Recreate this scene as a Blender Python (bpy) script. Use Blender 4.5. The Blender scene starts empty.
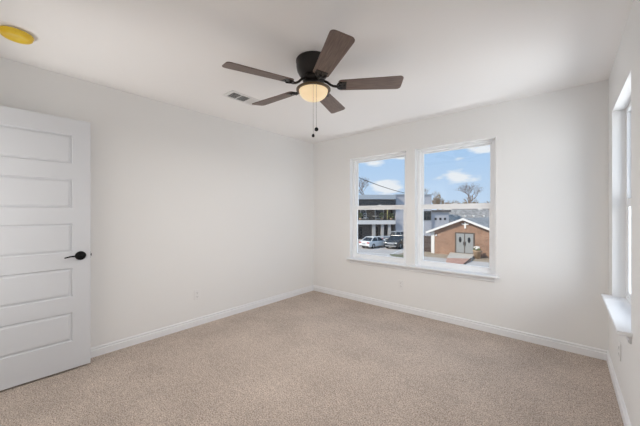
import bpy, bmesh, math, random
from mathutils import Vector, Matrix

# ------------------------------------------------------------------ camera, world, light
C = bpy.context.scene.collection
SC = bpy.context.scene
PI = math.pi
FPX, CX, CY, YAW, CAMH = 283.72, 320.32, 213.61, math.radians(40.9352), 1.2751
FW = Vector((-math.sin(YAW), math.cos(YAW), 0))
RT = Vector((math.cos(YAW), math.sin(YAW), 0))
GROUND = -3.35

cam_d = bpy.data.cameras.new('camera')
cam_d.sensor_width = 36
cam_d.lens = 36 * FPX / 640
cam_d.clip_start = 0.01
cam_d.clip_end = 1000
cam_d.shift_y = (CY - 213) / 640
cam_d.shift_x = -(CX - 320) / 640
cam = bpy.data.objects.new('camera', cam_d)
cam.location = (0, 0, CAMH)
cam.rotation_euler = (PI / 2, 0, YAW)
C.objects.link(cam)
SC.camera = cam

SC.view_settings.view_transform = 'Standard'
SC.view_settings.look = 'None'
SC.view_settings.gamma = 1
SC.view_settings.use_curve_mapping = False
SC.view_settings.exposure = 0.0
SC.cycles.use_denoising = True
SC.cycles.max_bounces = 16
SC.cycles.diffuse_bounces = 12
SC.cycles.transparent_max_bounces = 16
SC.cycles.sample_clamp_indirect = 8


def make_world():
    w = bpy.data.worlds.new('sky')
    SC.world = w
    w.use_nodes = True
    nt = w.node_tree
    N, L = nt.nodes, nt.links
    N.clear()
    out = N.new('ShaderNodeOutputWorld')
    bg = N.new('ShaderNodeBackground')
    tc = N.new('ShaderNodeTexCoord')
    sep = N.new('ShaderNodeSeparateXYZ')
    L.new(tc.outputs['Generated'], sep.inputs[0])
    ramp = N.new('ShaderNodeValToRGB')
    e = ramp.color_ramp.elements
    e[0].position, e[0].color = 0.0, (0.60, 0.74, 0.92, 1)
    e[1].position, e[1].color = 0.30, (0.36, 0.60, 0.93, 1)
    L.new(sep.outputs['Z'], ramp.inputs[0])
    # broken cumulus: noise stretched along the horizon
    mp = N.new('ShaderNodeMapping')
    mp.inputs['Scale'].default_value = (1, 1, 3.0)
    mp.inputs['Location'].default_value = (0.0, 0.0, 0.0)
    L.new(tc.outputs['Generated'], mp.inputs[0])
    nz = N.new('ShaderNodeTexNoise')
    nz.inputs['Scale'].default_value = 13.0
    nz.inputs['Detail'].default_value = 6
    nz.inputs['Roughness'].default_value = 0.55
    L.new(mp.outputs[0], nz.inputs['Vector'])
    total = None
    # the bigger clouds of this sky: (direction, radius)
    def cloud(u, v, ru, rv, amt):
        nonlocal total
        d = (FW + RT * ((u - CX) / FPX) + Vector((0, 0, (CY - v) / FPX))).normalized()
        sub = N.new('ShaderNodeVectorMath'); sub.operation = 'SUBTRACT'
        L.new(tc.outputs['Generated'], sub.inputs[0]); sub.inputs[1].default_value = d
        sc_ = N.new('ShaderNodeVectorMath'); sc_.operation = 'MULTIPLY'
        L.new(sub.outputs[0], sc_.inputs[0])
        sc_.inputs[1].default_value = (1 / ru, 1 / ru, 1 / rv)
        ln = N.new('ShaderNodeVectorMath'); ln.operation = 'LENGTH'
        L.new(sc_.outputs[0], ln.inputs[0])
        mr = N.new('ShaderNodeMapRange')
        mr.inputs['From Min'].default_value = 1.0
        mr.inputs['From Max'].default_value = 0.0
        mr.inputs['To Min'].default_value = 0.0
        mr.inputs['To Max'].default_value = amt
        L.new(ln.outputs['Value'], mr.inputs['Value'])
        if total is None:
            total = mr.outputs[0]
        else:
            ad = N.new('ShaderNodeMath'); ad.operation = 'MAXIMUM'
            L.new(total, ad.inputs[0]); L.new(mr.outputs[0], ad.inputs[1])
            total = ad.outputs[0]
    cloud(459, 177, 0.075, 0.032, 0.60)
    cloud(440, 178, 0.05, 0.016, 0.40)
    cloud(484, 149, 0.07, 0.022, 0.55)
    cloud(458, 158, 0.035, 0.014, 0.35)
    cloud(386, 188, 0.085, 0.042, 0.72)
    cloud(374, 163, 0.09, 0.020, 0.55)
    cloud(402, 157, 0.06, 0.014, 0.55)
    ad = N.new('ShaderNodeMath'); ad.operation = 'ADD'
    L.new(nz.outputs['Fac'], ad.inputs[0]); L.new(total, ad.inputs[1])
    mr = N.new('ShaderNodeMapRange')
    mr.inputs['From Min'].default_value = 0.70
    mr.inputs['From Max'].default_value = 0.92
    L.new(ad.outputs[0], mr.inputs['Value'])
    mix = N.new('ShaderNodeMixRGB')
    L.new(mr.outputs[0], mix.inputs['Fac'])
    L.new(ramp.outputs[0], mix.inputs['Color1'])
    mix.inputs['Color2'].default_value = (0.88, 0.91, 0.96, 1)
    L.new(mix.outputs[0], bg.inputs['Color'])
    bg.inputs['Strength'].default_value = 1.0
    L.new(bg.outputs[0], out.inputs[0])


make_world()


def light(name, kind, loc, rot, energy, color, **kw):
    d = bpy.data.lights.new(name, kind)
    d.energy = energy
    d.color = color
    for k, v in kw.items():
        setattr(d, k, v)
    o = bpy.data.objects.new(name, d)
    o.location = loc
    o.rotation_euler = rot
    C.objects.link(o)
    return o


# sun from behind the house, lights the fronts across the street
sun = light('sun', 'SUN', (0, 0, 30), (0, 0, 0), 4.0, (1.0, 0.90, 0.77), angle=0.02)
sun.rotation_euler = Vector((0.35, 0.75, -0.62)).to_track_quat('-Z', 'Y').to_euler()
# unseen area lights added outside the windows to strengthen the daylight indoors
def aim(src, dst):
    return (Vector(dst) - Vector(src)).to_track_quat('-Z', 'Y').to_euler()


light('side_daylight_fill', 'AREA', (1.35, 2.40, 1.35), aim((1.35, 2.40, 1.35), (-2.6, 2.0, 1.85)), 80, (0.98, 0.985, 0.99),
      shape='RECTANGLE', size=2.8, size_y=1.7)
light('back_daylight_fill', 'AREA', (-1.5, 4.45, -0.15), aim((-1.5, 4.45, -0.15), (-1.5, 0.3, 2.3)), 32, (0.98, 0.985, 0.99),
      shape='RECTANGLE', size=2.2, size_y=0.9)
# unseen fill light added in the hallway to brighten the near ceiling and walls
hall = light('hall_fill', 'AREA', (-2.8, -1.1, 1.15), aim((-2.8, -1.1, 1.15), (-2.1, 0.0, 2.40)), 20, (1.0, 0.97, 0.93),
      shape='RECTANGLE', size=0.6, size_y=1.2)
hall.visible_glossy = False


# ------------------------------------------------------------------ helpers
class MB:
    def __init__(s):
        s.bm = bmesh.new()

    def box(s, x0, x1, y0, y1, z0, z1, mat=0, mtx=None):
        vs = [s.bm.verts.new((x, y, z)) for x in (x0, x1) for y in (y0, y1) for z in (z0, z1)]
        if mtx:
            for v in vs: v.co = mtx @ v.co
        for f in ((0, 1, 3, 2), (4, 6, 7, 5), (0, 4, 5, 1), (2, 3, 7, 6), (0, 2, 6, 4), (1, 5, 7, 3)):
            fc = s.bm.faces.new([vs[i] for i in f]); fc.material_index = mat
        return s

    def prism(s, pts, y0, y1, mtx=None, mat=0, top=None):
        """polygon pts (x, z) extruded along y; `top` = another polygon for the far side"""
        a = [s.bm.verts.new((p[0], y0, p[1])) for p in pts]
        b = [s.bm.verts.new((p[0], y1, p[1])) for p in (top or pts)]
        if mtx:
            for v in a + b: v.co = mtx @ v.co
        n = len(pts)
        fs = [s.bm.faces.new(a), s.bm.faces.new(b[::-1])]
        for i in range(n):
            fs.append(s.bm.faces.new((a[i], b[i], b[(i + 1) % n], a[(i + 1) % n])))
        for f in fs: f.material_index = mat
        return s

    def lathe(s, prof, seg=40, center=(0, 0, 0), mtx=None, mat=0, smooth=True):
        rings = []
        for r, z in prof:
            if r < 1e-5:
                rings.append([s.bm.verts.new((center[0], center[1], center[2] + z))])
            else:
                rings.append([s.bm.verts.new((center[0] + r * math.cos(2 * PI * i / seg),
                                              center[1] + r * math.sin(2 * PI * i / seg), center[2] + z)) for i in range(seg)])
        if mtx:
            for rg in rings:
                for v in rg: v.co = mtx @ v.co
        for a, b in zip(rings, rings[1:]):
            if len(a) == 1 and len(b) == 1: continue
            for i in range(seg):
                j = (i + 1) % seg
                if len(a) == 1: f = s.bm.faces.new((a[0], b[i], b[j]))
                elif len(b) == 1: f = s.bm.faces.new((a[i], b[0], a[j]))
                else: f = s.bm.faces.new((a[i], b[i], b[j], a[j]))
                f.smooth = smooth; f.material_index = mat
        return s

    def tube(s, pts, rad, seg=8, cap=True, mat=0):
        pts = [Vector(p) for p in pts]
        rads = rad if isinstance(rad, (list, tuple)) else [rad] * len(pts)
        rings = []
        t0 = (pts[1] - pts[0]).normalized()
        up = Vector((0, 0, 1)) if abs(t0.z) < 0.9 else Vector((1, 0, 0))
        n = t0.cross(up).normalized()
        for i, p in enumerate(pts):
            t = (pts[min(i + 1, len(pts) - 1)] - pts[max(i - 1, 0)]).normalized()
            n = (n - t * n.dot(t)).normalized()
            b = t.cross(n)
            rings.append([s.bm.verts.new(p + (n * math.cos(2 * PI * k / seg) + b * math.sin(2 * PI * k / seg)) * rads[i]) for k in range(seg)])
        for a, b in zip(rings, rings[1:]):
            for i in range(seg):
                f = s.bm.faces.new((a[i], a[(i + 1) % seg], b[(i + 1) % seg], b[i])); f.smooth = True; f.material_index = mat
        if cap:
            f = s.bm.faces.new(rings[0][::-1]); f.material_index = mat
            f = s.bm.faces.new(rings[-1]); f.material_index = mat
        return s

    def ball(s, c, r, sub=2, scale=(1, 1, 1), jitter=0, seed=0, mat=0):
        rnd = random.Random(seed)
        ret = bmesh.ops.create_icosphere(s.bm, subdivisions=sub, radius=r)
        for v in ret['verts']:
            k = 1 + (rnd.random() - .5) * jitter
            v.co = Vector((v.co.x * scale[0] * k + c[0], v.co.y * scale[1] * k + c[1], v.co.z * scale[2] * k + c[2]))
            for f in v.link_faces: f.smooth = True; f.material_index = mat
        return s

    def build(s, name, mat, parent=None, loc=None, rotz=None, bevel=0, seg=2):
        bmesh.ops.recalc_face_normals(s.bm, faces=s.bm.faces)
        me = bpy.data.meshes.new(name)
        s.bm.to_mesh(me); s.bm.free()
        for m in (mat if isinstance(mat, (list, tuple)) else [mat]): me.materials.append(m)
        o = bpy.data.objects.new(name, me)
        C.objects.link(o)
        if parent: o.parent = parent
        if loc: o.location = loc
        if rotz is not None: o.rotation_euler = (0, 0, rotz)
        if bevel:
            md = o.modifiers.new('bevel', 'BEVEL'); md.width = bevel; md.segments = seg
            md.limit_method = 'ANGLE'; md.angle_limit = math.radians(40)
        return o


def tag(o, label=None, cat=None, group=None, kind=None):
    if label: o['label'] = label
    if cat: o['category'] = cat
    if group: o['group'] = group
    if kind: o['kind'] = kind
    return o


def empty(name, loc=(0, 0, 0), rotz=0, **kw):
    o = bpy.data.objects.new(name, None)
    o.empty_display_size = 0.1
    o.location = loc; o.rotation_euler = (0, 0, rotz)
    C.objects.link(o)
    return tag(o, **kw)


def children(o):
    return [c for c in C.objects if c.parent == o]


def copy_tree(o, parent=None):
    c = o.copy(); C.objects.link(c)
    if parent: c.parent = parent
    for ch in children(o): copy_tree(ch, c)
    return c


def at(u, v, d):
    """point of the place seen in that direction at depth d"""
    p = FW * d + RT * ((u - CX) / FPX * d)
    return Vector((p.x, p.y, CAMH + (CY - v) / FPX * d))


def mat(name, col, rough=0.6, metal=0, noise=None, bump=None, emit=None, spec=0.5, coords='Object'):
    m = bpy.data.materials.new(name); m.use_nodes = True
    nt = m.node_tree; N, L = nt.nodes, nt.links
    b = N['Principled BSDF']
    b.inputs['Base Color'].default_value = (*col, 1)
    b.inputs['Roughness'].default_value = rough
    b.inputs['Metallic'].default_value = metal
    b.inputs['Specular IOR Level'].default_value = spec
    if emit:
        b.inputs['Emission Color'].default_value = (*emit[0], 1); b.inputs['Emission Strength'].default_value = emit[1]
    tc = N.new('ShaderNodeTexCoord')
    if noise:      # (scale, second colour, detail, low, high)
        nz = N.new('ShaderNodeTexNoise'); nz.inputs['Scale'].default_value = noise[0]; nz.inputs['Detail'].default_value = noise[2]
        L.new(tc.outputs[coords], nz.inputs['Vector'])
        r = N.new('ShaderNodeValToRGB')
        r.color_ramp.elements[0].position = noise[3]; r.color_ramp.elements[1].position = noise[4]
        r.color_ramp.elements[0].color = (*col, 1); r.color_ramp.elements[1].color = (*noise[1], 1)
        L.new(nz.outputs['Fac'], r.inputs[0]); L.new(r.outputs[0], b.inputs['Base Color'])
    if bump:       # (scale, strength, distance)
        nz = N.new('ShaderNodeTexNoise'); nz.inputs['Scale'].default_value = bump[0]; nz.inputs['Detail'].default_value = 3
        L.new(tc.outputs[coords], nz.inputs['Vector'])
        bp = N.new('ShaderNodeBump'); bp.inputs['Strength'].default_value = bump[1]; bp.inputs['Distance'].default_value = bump[2]
        L.new(nz.outputs['Fac'], bp.inputs['Height']); L.new(bp.outputs[0], b.inputs['Normal'])
    return m


def carpet_mat():
    m = bpy.data.materials.new('carpet_pile'); m.use_nodes = True
    nt = m.node_tree; N, L = nt.nodes, nt.links
    b = N['Principled BSDF']; b.inputs['Roughness'].default_value = 0.95; b.inputs['Specular IOR Level'].default_value = 0.1
    tc = N.new('ShaderNodeTexCoord')
    n1 = N.new('ShaderNodeTexNoise'); n1.inputs['Scale'].default_value = 125; n1.inputs['Detail'].default_value = 3; n1.inputs['Roughness'].default_value = 0.75
    n2 = N.new('ShaderNodeTexNoise'); n2.inputs['Scale'].default_value = 2.6; n2.inputs['Detail'].default_value = 4
    n3 = N.new('ShaderNodeTexNoise'); n3.inputs['Scale'].default_value = 28; n3.inputs['Detail'].default_value = 2
    for n in (n1, n2, n3): L.new(tc.outputs['Object'], n.inputs['Vector'])
    r = N.new('ShaderNodeValToRGB')
    e = r.color_ramp.elements
    e[0].position, e[0].color = 0.36, (0.20, 0.158, 0.13, 1)
    e[1].position, e[1].color = 0.66, (0.76, 0.67, 0.59, 1)
    k = e.new(0.50); k.color = (0.50, 0.420, 0.365, 1)
    L.new(n1.outputs['Fac'], r.inputs[0])
    mr = N.new('ShaderNodeMapRange'); mr.inputs['From Min'].default_value = .3; mr.inputs['From Max'].default_value = .7
    mr.inputs['To Min'].default_value = 0.90; mr.inputs['To Max'].default_value = 1.10
    L.new(n2.outputs['Fac'], mr.inputs['Value'])
    mr3 = N.new('ShaderNodeMapRange'); mr3.inputs['From Min'].default_value = .3; mr3.inputs['From Max'].default_value = .7
    mr3.inputs['To Min'].default_value = 0.90; mr3.inputs['To Max'].default_value = 1.10
    L.new(n3.outputs['Fac'], mr3.inputs['Value'])
    mm = N.new('ShaderNodeMath'); mm.operation = 'MULTIPLY'
    L.new(mr.outputs[0], mm.inputs[0]); L.new(mr3.outputs[0], mm.inputs[1])
    mx = N.new('ShaderNodeVectorMath'); mx.operation = 'SCALE'
    L.new(r.outputs[0], mx.inputs[0]); L.new(mm.outputs[0], mx.inputs['Scale'])
    L.new(mx.outputs[0], b.inputs['Base Color'])
    bp = N.new('ShaderNodeBump'); bp.inputs['Strength'].default_value = 0.8; bp.inputs['Distance'].default_value = 0.008
    L.new(n1.outputs['Fac'], bp.inputs['Height']); L.new(bp.outputs[0], b.inputs['Normal'])
    return m


def glass_mat(name, tint=(1, 1, 1), refl=0.06):
    m = bpy.data.materials.new(name); m.use_nodes = True
    nt = m.node_tree; N, L = nt.nodes, nt.links
    N.clear()
    out = N.new('ShaderNodeOutputMaterial'); mx = N.new('ShaderNodeMixShader')
    tr = N.new('ShaderNodeBsdfTransparent'); tr.inputs[0].default_value = (*tint, 1)
    gl = N.new('ShaderNodeBsdfGlossy'); gl.inputs['Roughness'].default_value = 0.02
    mx.inputs[0].default_value = refl
    L.new(tr.outputs[0], mx.inputs[1]); L.new(gl.outputs[0], mx.inputs[2]); L.new(mx.outputs[0], out.inputs[0])
    return m


def brick_mat(name, c1, c2, mortar, scale=1.0):
    m = bpy.data.materials.new(name); m.use_nodes = True
    nt = m.node_tree; N, L = nt.nodes, nt.links
    b = N['Principled BSDF']; b.inputs['Roughness'].default_value = 0.85
    tc = N.new('ShaderNodeTexCoord')
    mp = N.new('ShaderNodeMapping'); mp.inputs['Rotation'].default_value = (PI / 2, 0, 0)
    br = N.new('ShaderNodeTexBrick')
    br.inputs['Color1'].default_value = (*c1, 1); br.inputs['Color2'].default_value = (*c2, 1); br.inputs['Mortar'].default_value = (*mortar, 1)
    br.inputs['Scale'].default_value = scale; br.inputs['Brick Width'].default_value = 0.22; br.inputs['Row Height'].default_value = 0.075
    br.inputs['Mortar Size'].default_value = 0.008
    L.new(tc.outputs['Object'], mp.inputs[0]); L.new(mp.outputs[0], br.inputs['Vector'])
    nz = N.new('ShaderNodeTexNoise'); nz.inputs['Scale'].default_value = 1.2; nz.inputs['Detail'].default_value = 3
    L.new(tc.outputs['Object'], nz.inputs['Vector'])
    mr = N.new('ShaderNodeMapRange'); mr.inputs['To Min'].default_value = .5; mr.inputs['To Max'].default_value = 1.45
    L.new(nz.outputs['Fac'], mr.inputs['Value'])
    sc = N.new('ShaderNodeVectorMath'); sc.operation = 'SCALE'
    L.new(br.outputs['Color'], sc.inputs[0]); L.new(mr.outputs[0], sc.inputs['Scale'])
    L.new(sc.outputs[0], b.inputs['Base Color'])
    return m


def wood_blade_mat():
    m = bpy.data.materials.new('walnut_blade'); m.use_nodes = True
    nt = m.node_tree; N, L = nt.nodes, nt.links
    b = N['Principled BSDF']; b.inputs['Roughness'].default_value = 0.45
    tc = N.new('ShaderNodeTexCoord'); mp = N.new('ShaderNodeMapping'); mp.inputs['Scale'].default_value = (4, 60, 10)
    nz = N.new('ShaderNodeTexNoise'); nz.inputs['Scale'].default_value = 2; nz.inputs['Detail'].default_value = 5
    L.new(tc.outputs['Object'], mp.inputs[0]); L.new(mp.outputs[0], nz.inputs['Vector'])
    r = N.new('ShaderNodeValToRGB'); e = r.color_ramp.elements
    e[0].position, e[0].color = .35, (0.125, 0.083, 0.066, 1)
    e[1].position, e[1].color = .68, (0.20, 0.142, 0.116, 1)
    L.new(nz.outputs['Fac'], r.inputs[0]); L.new(r.outputs[0], b.inputs['Base Color'])
    return m


M = dict(
    wall=mat('painted_wall', (0.815, 0.815, 0.81), 0.75, bump=(220, 0.06, 0.002), spec=0.25),
    ceiling=mat('painted_ceiling', (0.91, 0.90, 0.895), 0.85, bump=(160, 0.08, 0.003), spec=0.2),
    trim=mat('white_trim_paint', (0.82, 0.83, 0.85), 0.4, spec=0.4),
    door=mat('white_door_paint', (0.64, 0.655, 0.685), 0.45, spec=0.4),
    vinyl=mat('white_vinyl', (0.88, 0.895, 0.91), 0.35, spec=0.4),
    plastic=mat('white_plastic', (0.80, 0.80, 0.80), 0.35),
    slot=mat('dark_slot', (0.03, 0.03, 0.03), 0.7),
    carpet=carpet_mat(),
    glass=glass_mat('window_glass', (0.97, 0.98, 0.98), 0.025),
    black=mat('black_metal', (0.006, 0.006, 0.006), 0.6, 0.0, spec=0.25),
    bronze=mat('oil_rubbed_bronze', (0.022, 0.018, 0.016), 0.35, 0.3),
    bronze_warm=mat('warm_bronze', (0.12, 0.085, 0.05), 0.38, 0.3),
    blade=wood_blade_mat(),
    bowl=mat('frosted_amber_glass', (0.30, 0.22, 0.13), 0.35, emit=((1.0, 0.77, 0.48), 0.72)),
    chain=mat('chain_metal', (0.25, 0.23, 0.21), 0.4, 0.6),
    yellow=mat('yellow_plastic_cover', (0.78, 0.50, 0.015), 0.35, noise=(14, (0.85, 0.62, 0.06), 3, .35, .7)),
    vent=mat('white_vent_metal', (0.78, 0.775, 0.77), 0.45),
    duct=mat('shaded_duct', (0.10, 0.10, 0.10), 0.8),
    steel=mat('satin_steel', (0.55, 0.55, 0.55), 0.35, 0.8),
    asphalt=mat('pale_pavement', (0.44, 0.395, 0.365), 0.9, noise=(0.25, (0.54, 0.49, 0.455), 5, .35, .7)),
    dirt=mat('tan_dirt', (0.40, 0.32, 0.24), 0.95, noise=(0.9, (0.30, 0.23, 0.16), 5, .35, .7)),
    brick=brick_mat('red_brick', (0.34, 0.18, 0.115), (0.26, 0.135, 0.08), (0.40, 0.31, 0.24)),
    white_paint=mat('white_exterior_paint', (0.75, 0.73, 0.70), 0.6),
    grey_door=mat('grey_painted_door', (0.30, 0.305, 0.30), 0.5),
    dark_frame=mat('dark_door_frame', (0.10, 0.075, 0.06), 0.6),
    dark_glass=mat('dark_glass', (0.02, 0.022, 0.026), 0.08),
    shingle=mat('grey_shingle', (0.24, 0.225, 0.215), 0.9, noise=(1.6, (0.42, 0.395, 0.375), 6, .35, .7)),
    dark_shingle=mat('dark_shingle', (0.13, 0.12, 0.115), 0.9),
    charcoal=mat('charcoal_cladding', (0.055, 0.055, 0.06), 0.7, noise=(0.8, (0.075, 0.075, 0.08), 3, .35, .7)),
    slab=mat('white_slab', (0.68, 0.67, 0.66), 0.7),
    fascia=mat('blue_grey_fascia', (0.40, 0.44, 0.485), 0.6),
    pale=mat('pale_stucco', (0.46, 0.455, 0.485), 0.8, noise=(0.6, (0.51, 0.505, 0.535), 4, .35, .7)),
    column=mat('grey_column', (0.42, 0.41, 0.40), 0.7),
    brown=mat('brown_cladding', (0.11, 0.085, 0.065), 0.8, noise=(1.6, (0.20, 0.16, 0.12), 5, .35, .7)),
    railing=mat('dark_railing', (0.06, 0.055, 0.05), 0.5),
    bark=mat('bare_bark', (0.20, 0.145, 0.12), 0.9, noise=(5, (0.28, 0.21, 0.18), 3, .35, .7)),
    twig=mat('pale_twigs', (0.34, 0.28, 0.23), 0.9),
    bush=mat('dry_brown_leaves', (0.22, 0.15, 0.09), 0.9, noise=(3, (0.36, 0.27, 0.18), 4, .35, .7)),
    fence=mat('dark_wood_fence', (0.055, 0.035, 0.03), 0.85, noise=(5, (0.10, 0.065, 0.055), 3, .35, .7)),
    concrete=mat('concrete', (0.50, 0.45, 0.39), 0.9, noise=(1.5, (0.56, 0.51, 0.45), 4, .35, .7)),
    redramp=mat('red_ramp', (0.42, 0.23, 0.17), 0.85, noise=(1.2, (0.50, 0.30, 0.23), 4, .35, .7)),
    planter=mat('terracotta_planter', (0.40, 0.27, 0.17), 0.8, noise=(6, (0.5, 0.36, 0.24), 3, .35, .7)),
    flower=mat('white_flowers', (0.80, 0.76, 0.70), 0.8),
    cross=mat('white_cross', (0.82, 0.80, 0.76), 0.5),
    green=mat('green_leaves', (0.10, 0.13, 0.04), 0.8, noise=(6, (0.20, 0.22, 0.08), 3, .35, .7)),
    white_car=mat('white_car_paint', (0.80, 0.80, 0.80), 0.25),
    black_car=mat('black_car_paint', (0.025, 0.025, 0.028), 0.2),
    silver_car=mat('silver_car_paint', (0.36, 0.38, 0.41), 0.25),
    rubber=mat('black_rubber', (0.015, 0.015, 0.015), 0.8),
    red_lens=mat('red_lens', (0.45, 0.03, 0.02), 0.3),
    clear_lens=mat('clear_lens', (0.62, 0.62, 0.62), 0.15),
    wire=mat('black_cable', (0.02, 0.02, 0.02), 0.7),
    yellow_post=mat('yellow_post', (0.45, 0.40, 0.16), 0.7),
    stripe=mat('white_stripe_paint', (0.72, 0.71, 0.70), 0.8),
    grass=mat('dull_grass', (0.13, 0.14, 0.085), 0.95, noise=(3, (0.22, 0.20, 0.12), 4, .35, .7)),
)

# ------------------------------------------------------------------ room shell
XL, XR, YB, YN, H = -3.1824, 0.276, 3.4964, -0.24, 2.44
TH = 0.15
W1, W2, WW = -2.4449, -1.4477, 0.88            # back openings: left edges, width
WZ0, WZ1 = 0.595, 2.0885
RW0 = 2.3563                                   # right opening: near edge
D0, D1, DH = -3.065, -2.27, 2.06               # doorway in the near wall


def panel(name, axis, p0, p1, a0, a1, z0, z1, holes, m, kind='structure', label=None):
    """a wall slab between planes p0 and p1, spanning a0..a1, with rectangular holes"""
    As = sorted({a0, a1, *[h[0] for h in holes], *[h[1] for h in holes]})
    Zs = sorted({z0, z1, *[h[2] for h in holes], *[h[3] for h in holes]})
    solid = lambda i, j: 0 <= i < len(As) - 1 and 0 <= j < len(Zs) - 1 and not any(
        h[0] - 1e-6 <= As[i] and As[i + 1] <= h[1] + 1e-6 and h[2] - 1e-6 <= Zs[j] and Zs[j + 1] <= h[3] + 1e-6 for h in holes)
    mb = MB(); V = {}
    def vv(p, i, j):
        if (p, i, j) not in V:
            a, z = As[i], Zs[j]
            V[(p, i, j)] = mb.bm.verts.new((a, p, z) if axis == 'x' else (p, a, z))
        return V[(p, i, j)]
    for i in range(len(As) - 1):
        for j in range(len(Zs) - 1):
            if not solid(i, j): continue
            for p in (p0, p1):
                mb.bm.faces.new((vv(p, i, j), vv(p, i + 1, j), vv(p, i + 1, j + 1), vv(p, i, j + 1)))
            for di, dj, e in ((-1, 0, ((0, 0), (0, 1))), (1, 0, ((1, 0), (1, 1))), (0, -1, ((0, 0), (1, 0))), (0, 1, ((0, 1), (1, 1)))):
                if not solid(i + di, j + dj):
                    (a, b), (c, d) = e
                    mb.bm.faces.new((vv(p0, i + a, j + b), vv(p0, i + c, j + d), vv(p1, i + c, j + d), vv(p1, i + a, j + b)))
    o = mb.build(name, m)
    return tag(o, label=label, kind=kind)


tag(MB().box(XL - TH, XR + TH, YN - TH, YB + TH, -0.15, 0).build('floor', M['carpet']), kind='structure',
    label='beige speckled cut-pile carpet floor')
tag(MB().box(XL - TH, XR + TH, YN - TH, YB + TH, H, H + 0.15).build('ceiling', M['ceiling']), kind='structure',
    label='flat white painted ceiling')
panel('wall_left', 'y', XL - TH, XL, YN - TH, YB + TH, 0, H, [], M['wall'], label='plain off-white wall behind the open door')
panel('wall_back', 'x', YB, YB + TH, XL, XR, 0, H,
      [(W1, W1 + WW, WZ0, WZ1), (W2, W2 + WW, WZ0, WZ1)], M['wall'], label='off-white wall with the two windows')
panel('wall_right', 'y', XR, XR + TH, YN - TH, YB + TH, 0, H, [(RW0, RW0 + WW, WZ0, WZ1)], M['wall'],
      label='off-white wall with the side window')
panel('wall_near', 'x', YN - TH, YN, XL, XR, 0, H, [(D0, D1, 0, DH)], M['wall'], label='off-white wall with the doorway')
# the hallway behind the doorway
hm = MB()
hm.box(D0 - 0.30, D1 + 0.35, YN - TH - 1.3, YN - TH - 1.2, -0.15, H + 0.15)
hm.box(D0 - 0.40, D0 - 0.30, YN - TH - 1.3, YN - TH, -0.15, H + 0.15)
hm.box(D1 + 0.35, D1 + 0.45, YN - TH - 1.3, YN - TH, -0.15, H + 0.15)
hm.box(D0 - 0.30, D1 + 0.35, YN - TH - 1.2, YN - TH, -0.15, 0)
hm.box(D0 - 0.30, D1 + 0.35, YN - TH - 1.2, YN - TH, H, H + 0.15)
tag(hm.build('wall_hall', M['wall']), kind='structure')

# baseboards: flat board, bead line, thin cap
BP = [(0, 0), (0.014, 0), (0.014, 0.058), (0.0115, 0.061), (0.0065, 0.063), (0.0065, 0.068), (0.0105, 0.071), (0.0105, 0.079), (0.006, 0.086), (0, 0.086)]


def baseboard(name, a, b, inward):
    a, b, inward = Vector(a), Vector(b), Vector(inward)
    d = (b - a); n = d.length
    mtx = Matrix.Translation(a) @ Matrix((inward, d.normalized(), Vector((0, 0, 1)))).transposed().to_4x4()
    return tag(MB().prism(BP, 0, n, mtx).build(name, M['trim']), kind='structure')


baseboard('baseboard_left', (XL, YN, 0), (XL, YB - 0.014, 0), (1, 0, 0))
baseboard('baseboard_back', (XL, YB, 0), (XR, YB, 0), (0, -1, 0))
baseboard('baseboard_right', (XR, YN, 0), (XR, YB - 0.014, 0), (-1, 0, 0))
baseboard('baseboard_near', (D1 + 0.06, YN, 0), (XR - 0.014, YN, 0), (0, 1, 0))
# door lining and casing of the doorway
dm = MB()
dm.box(D0, D0 + 0.018, YN - TH, YN, 0, DH); dm.box(D1 - 0.018, D1, YN - TH, YN, 0, DH); dm.box(D0 + 0.018, D1 - 0.018, YN - TH, YN, DH - 0.018, DH)
dm.box(D1 - 0.01, D1 + 0.06, YN, YN + 0.014, 0, DH + 0.06); dm.box(D0 - 0.06, D0 + 0.01, YN, YN + 0.014, 0, DH + 0.06)
dm.box(D0 + 0.01, D1 - 0.01, YN, YN + 0.014, DH - 0.01, DH + 0.06)
tag(dm.build('trim_1', M['trim']), kind='structure')


# ------------------------------------------------------------------ windows
def ring(mb, x0, x1, z0, z1, w, y0, y1, wb=None, wt=None):
    wb = wb or w; wt = wt or w
    mb.box(x0, x0 + w, y0, y1, z0, z1); mb.box(x1 - w, x1, y0, y1, z0, z1)
    mb.box(x0 + w, x1 - w, y0, y1, z0, z0 + wb); mb.box(x0 + w, x1 - w, y0, y1, z1 - wt, z1)


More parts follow.
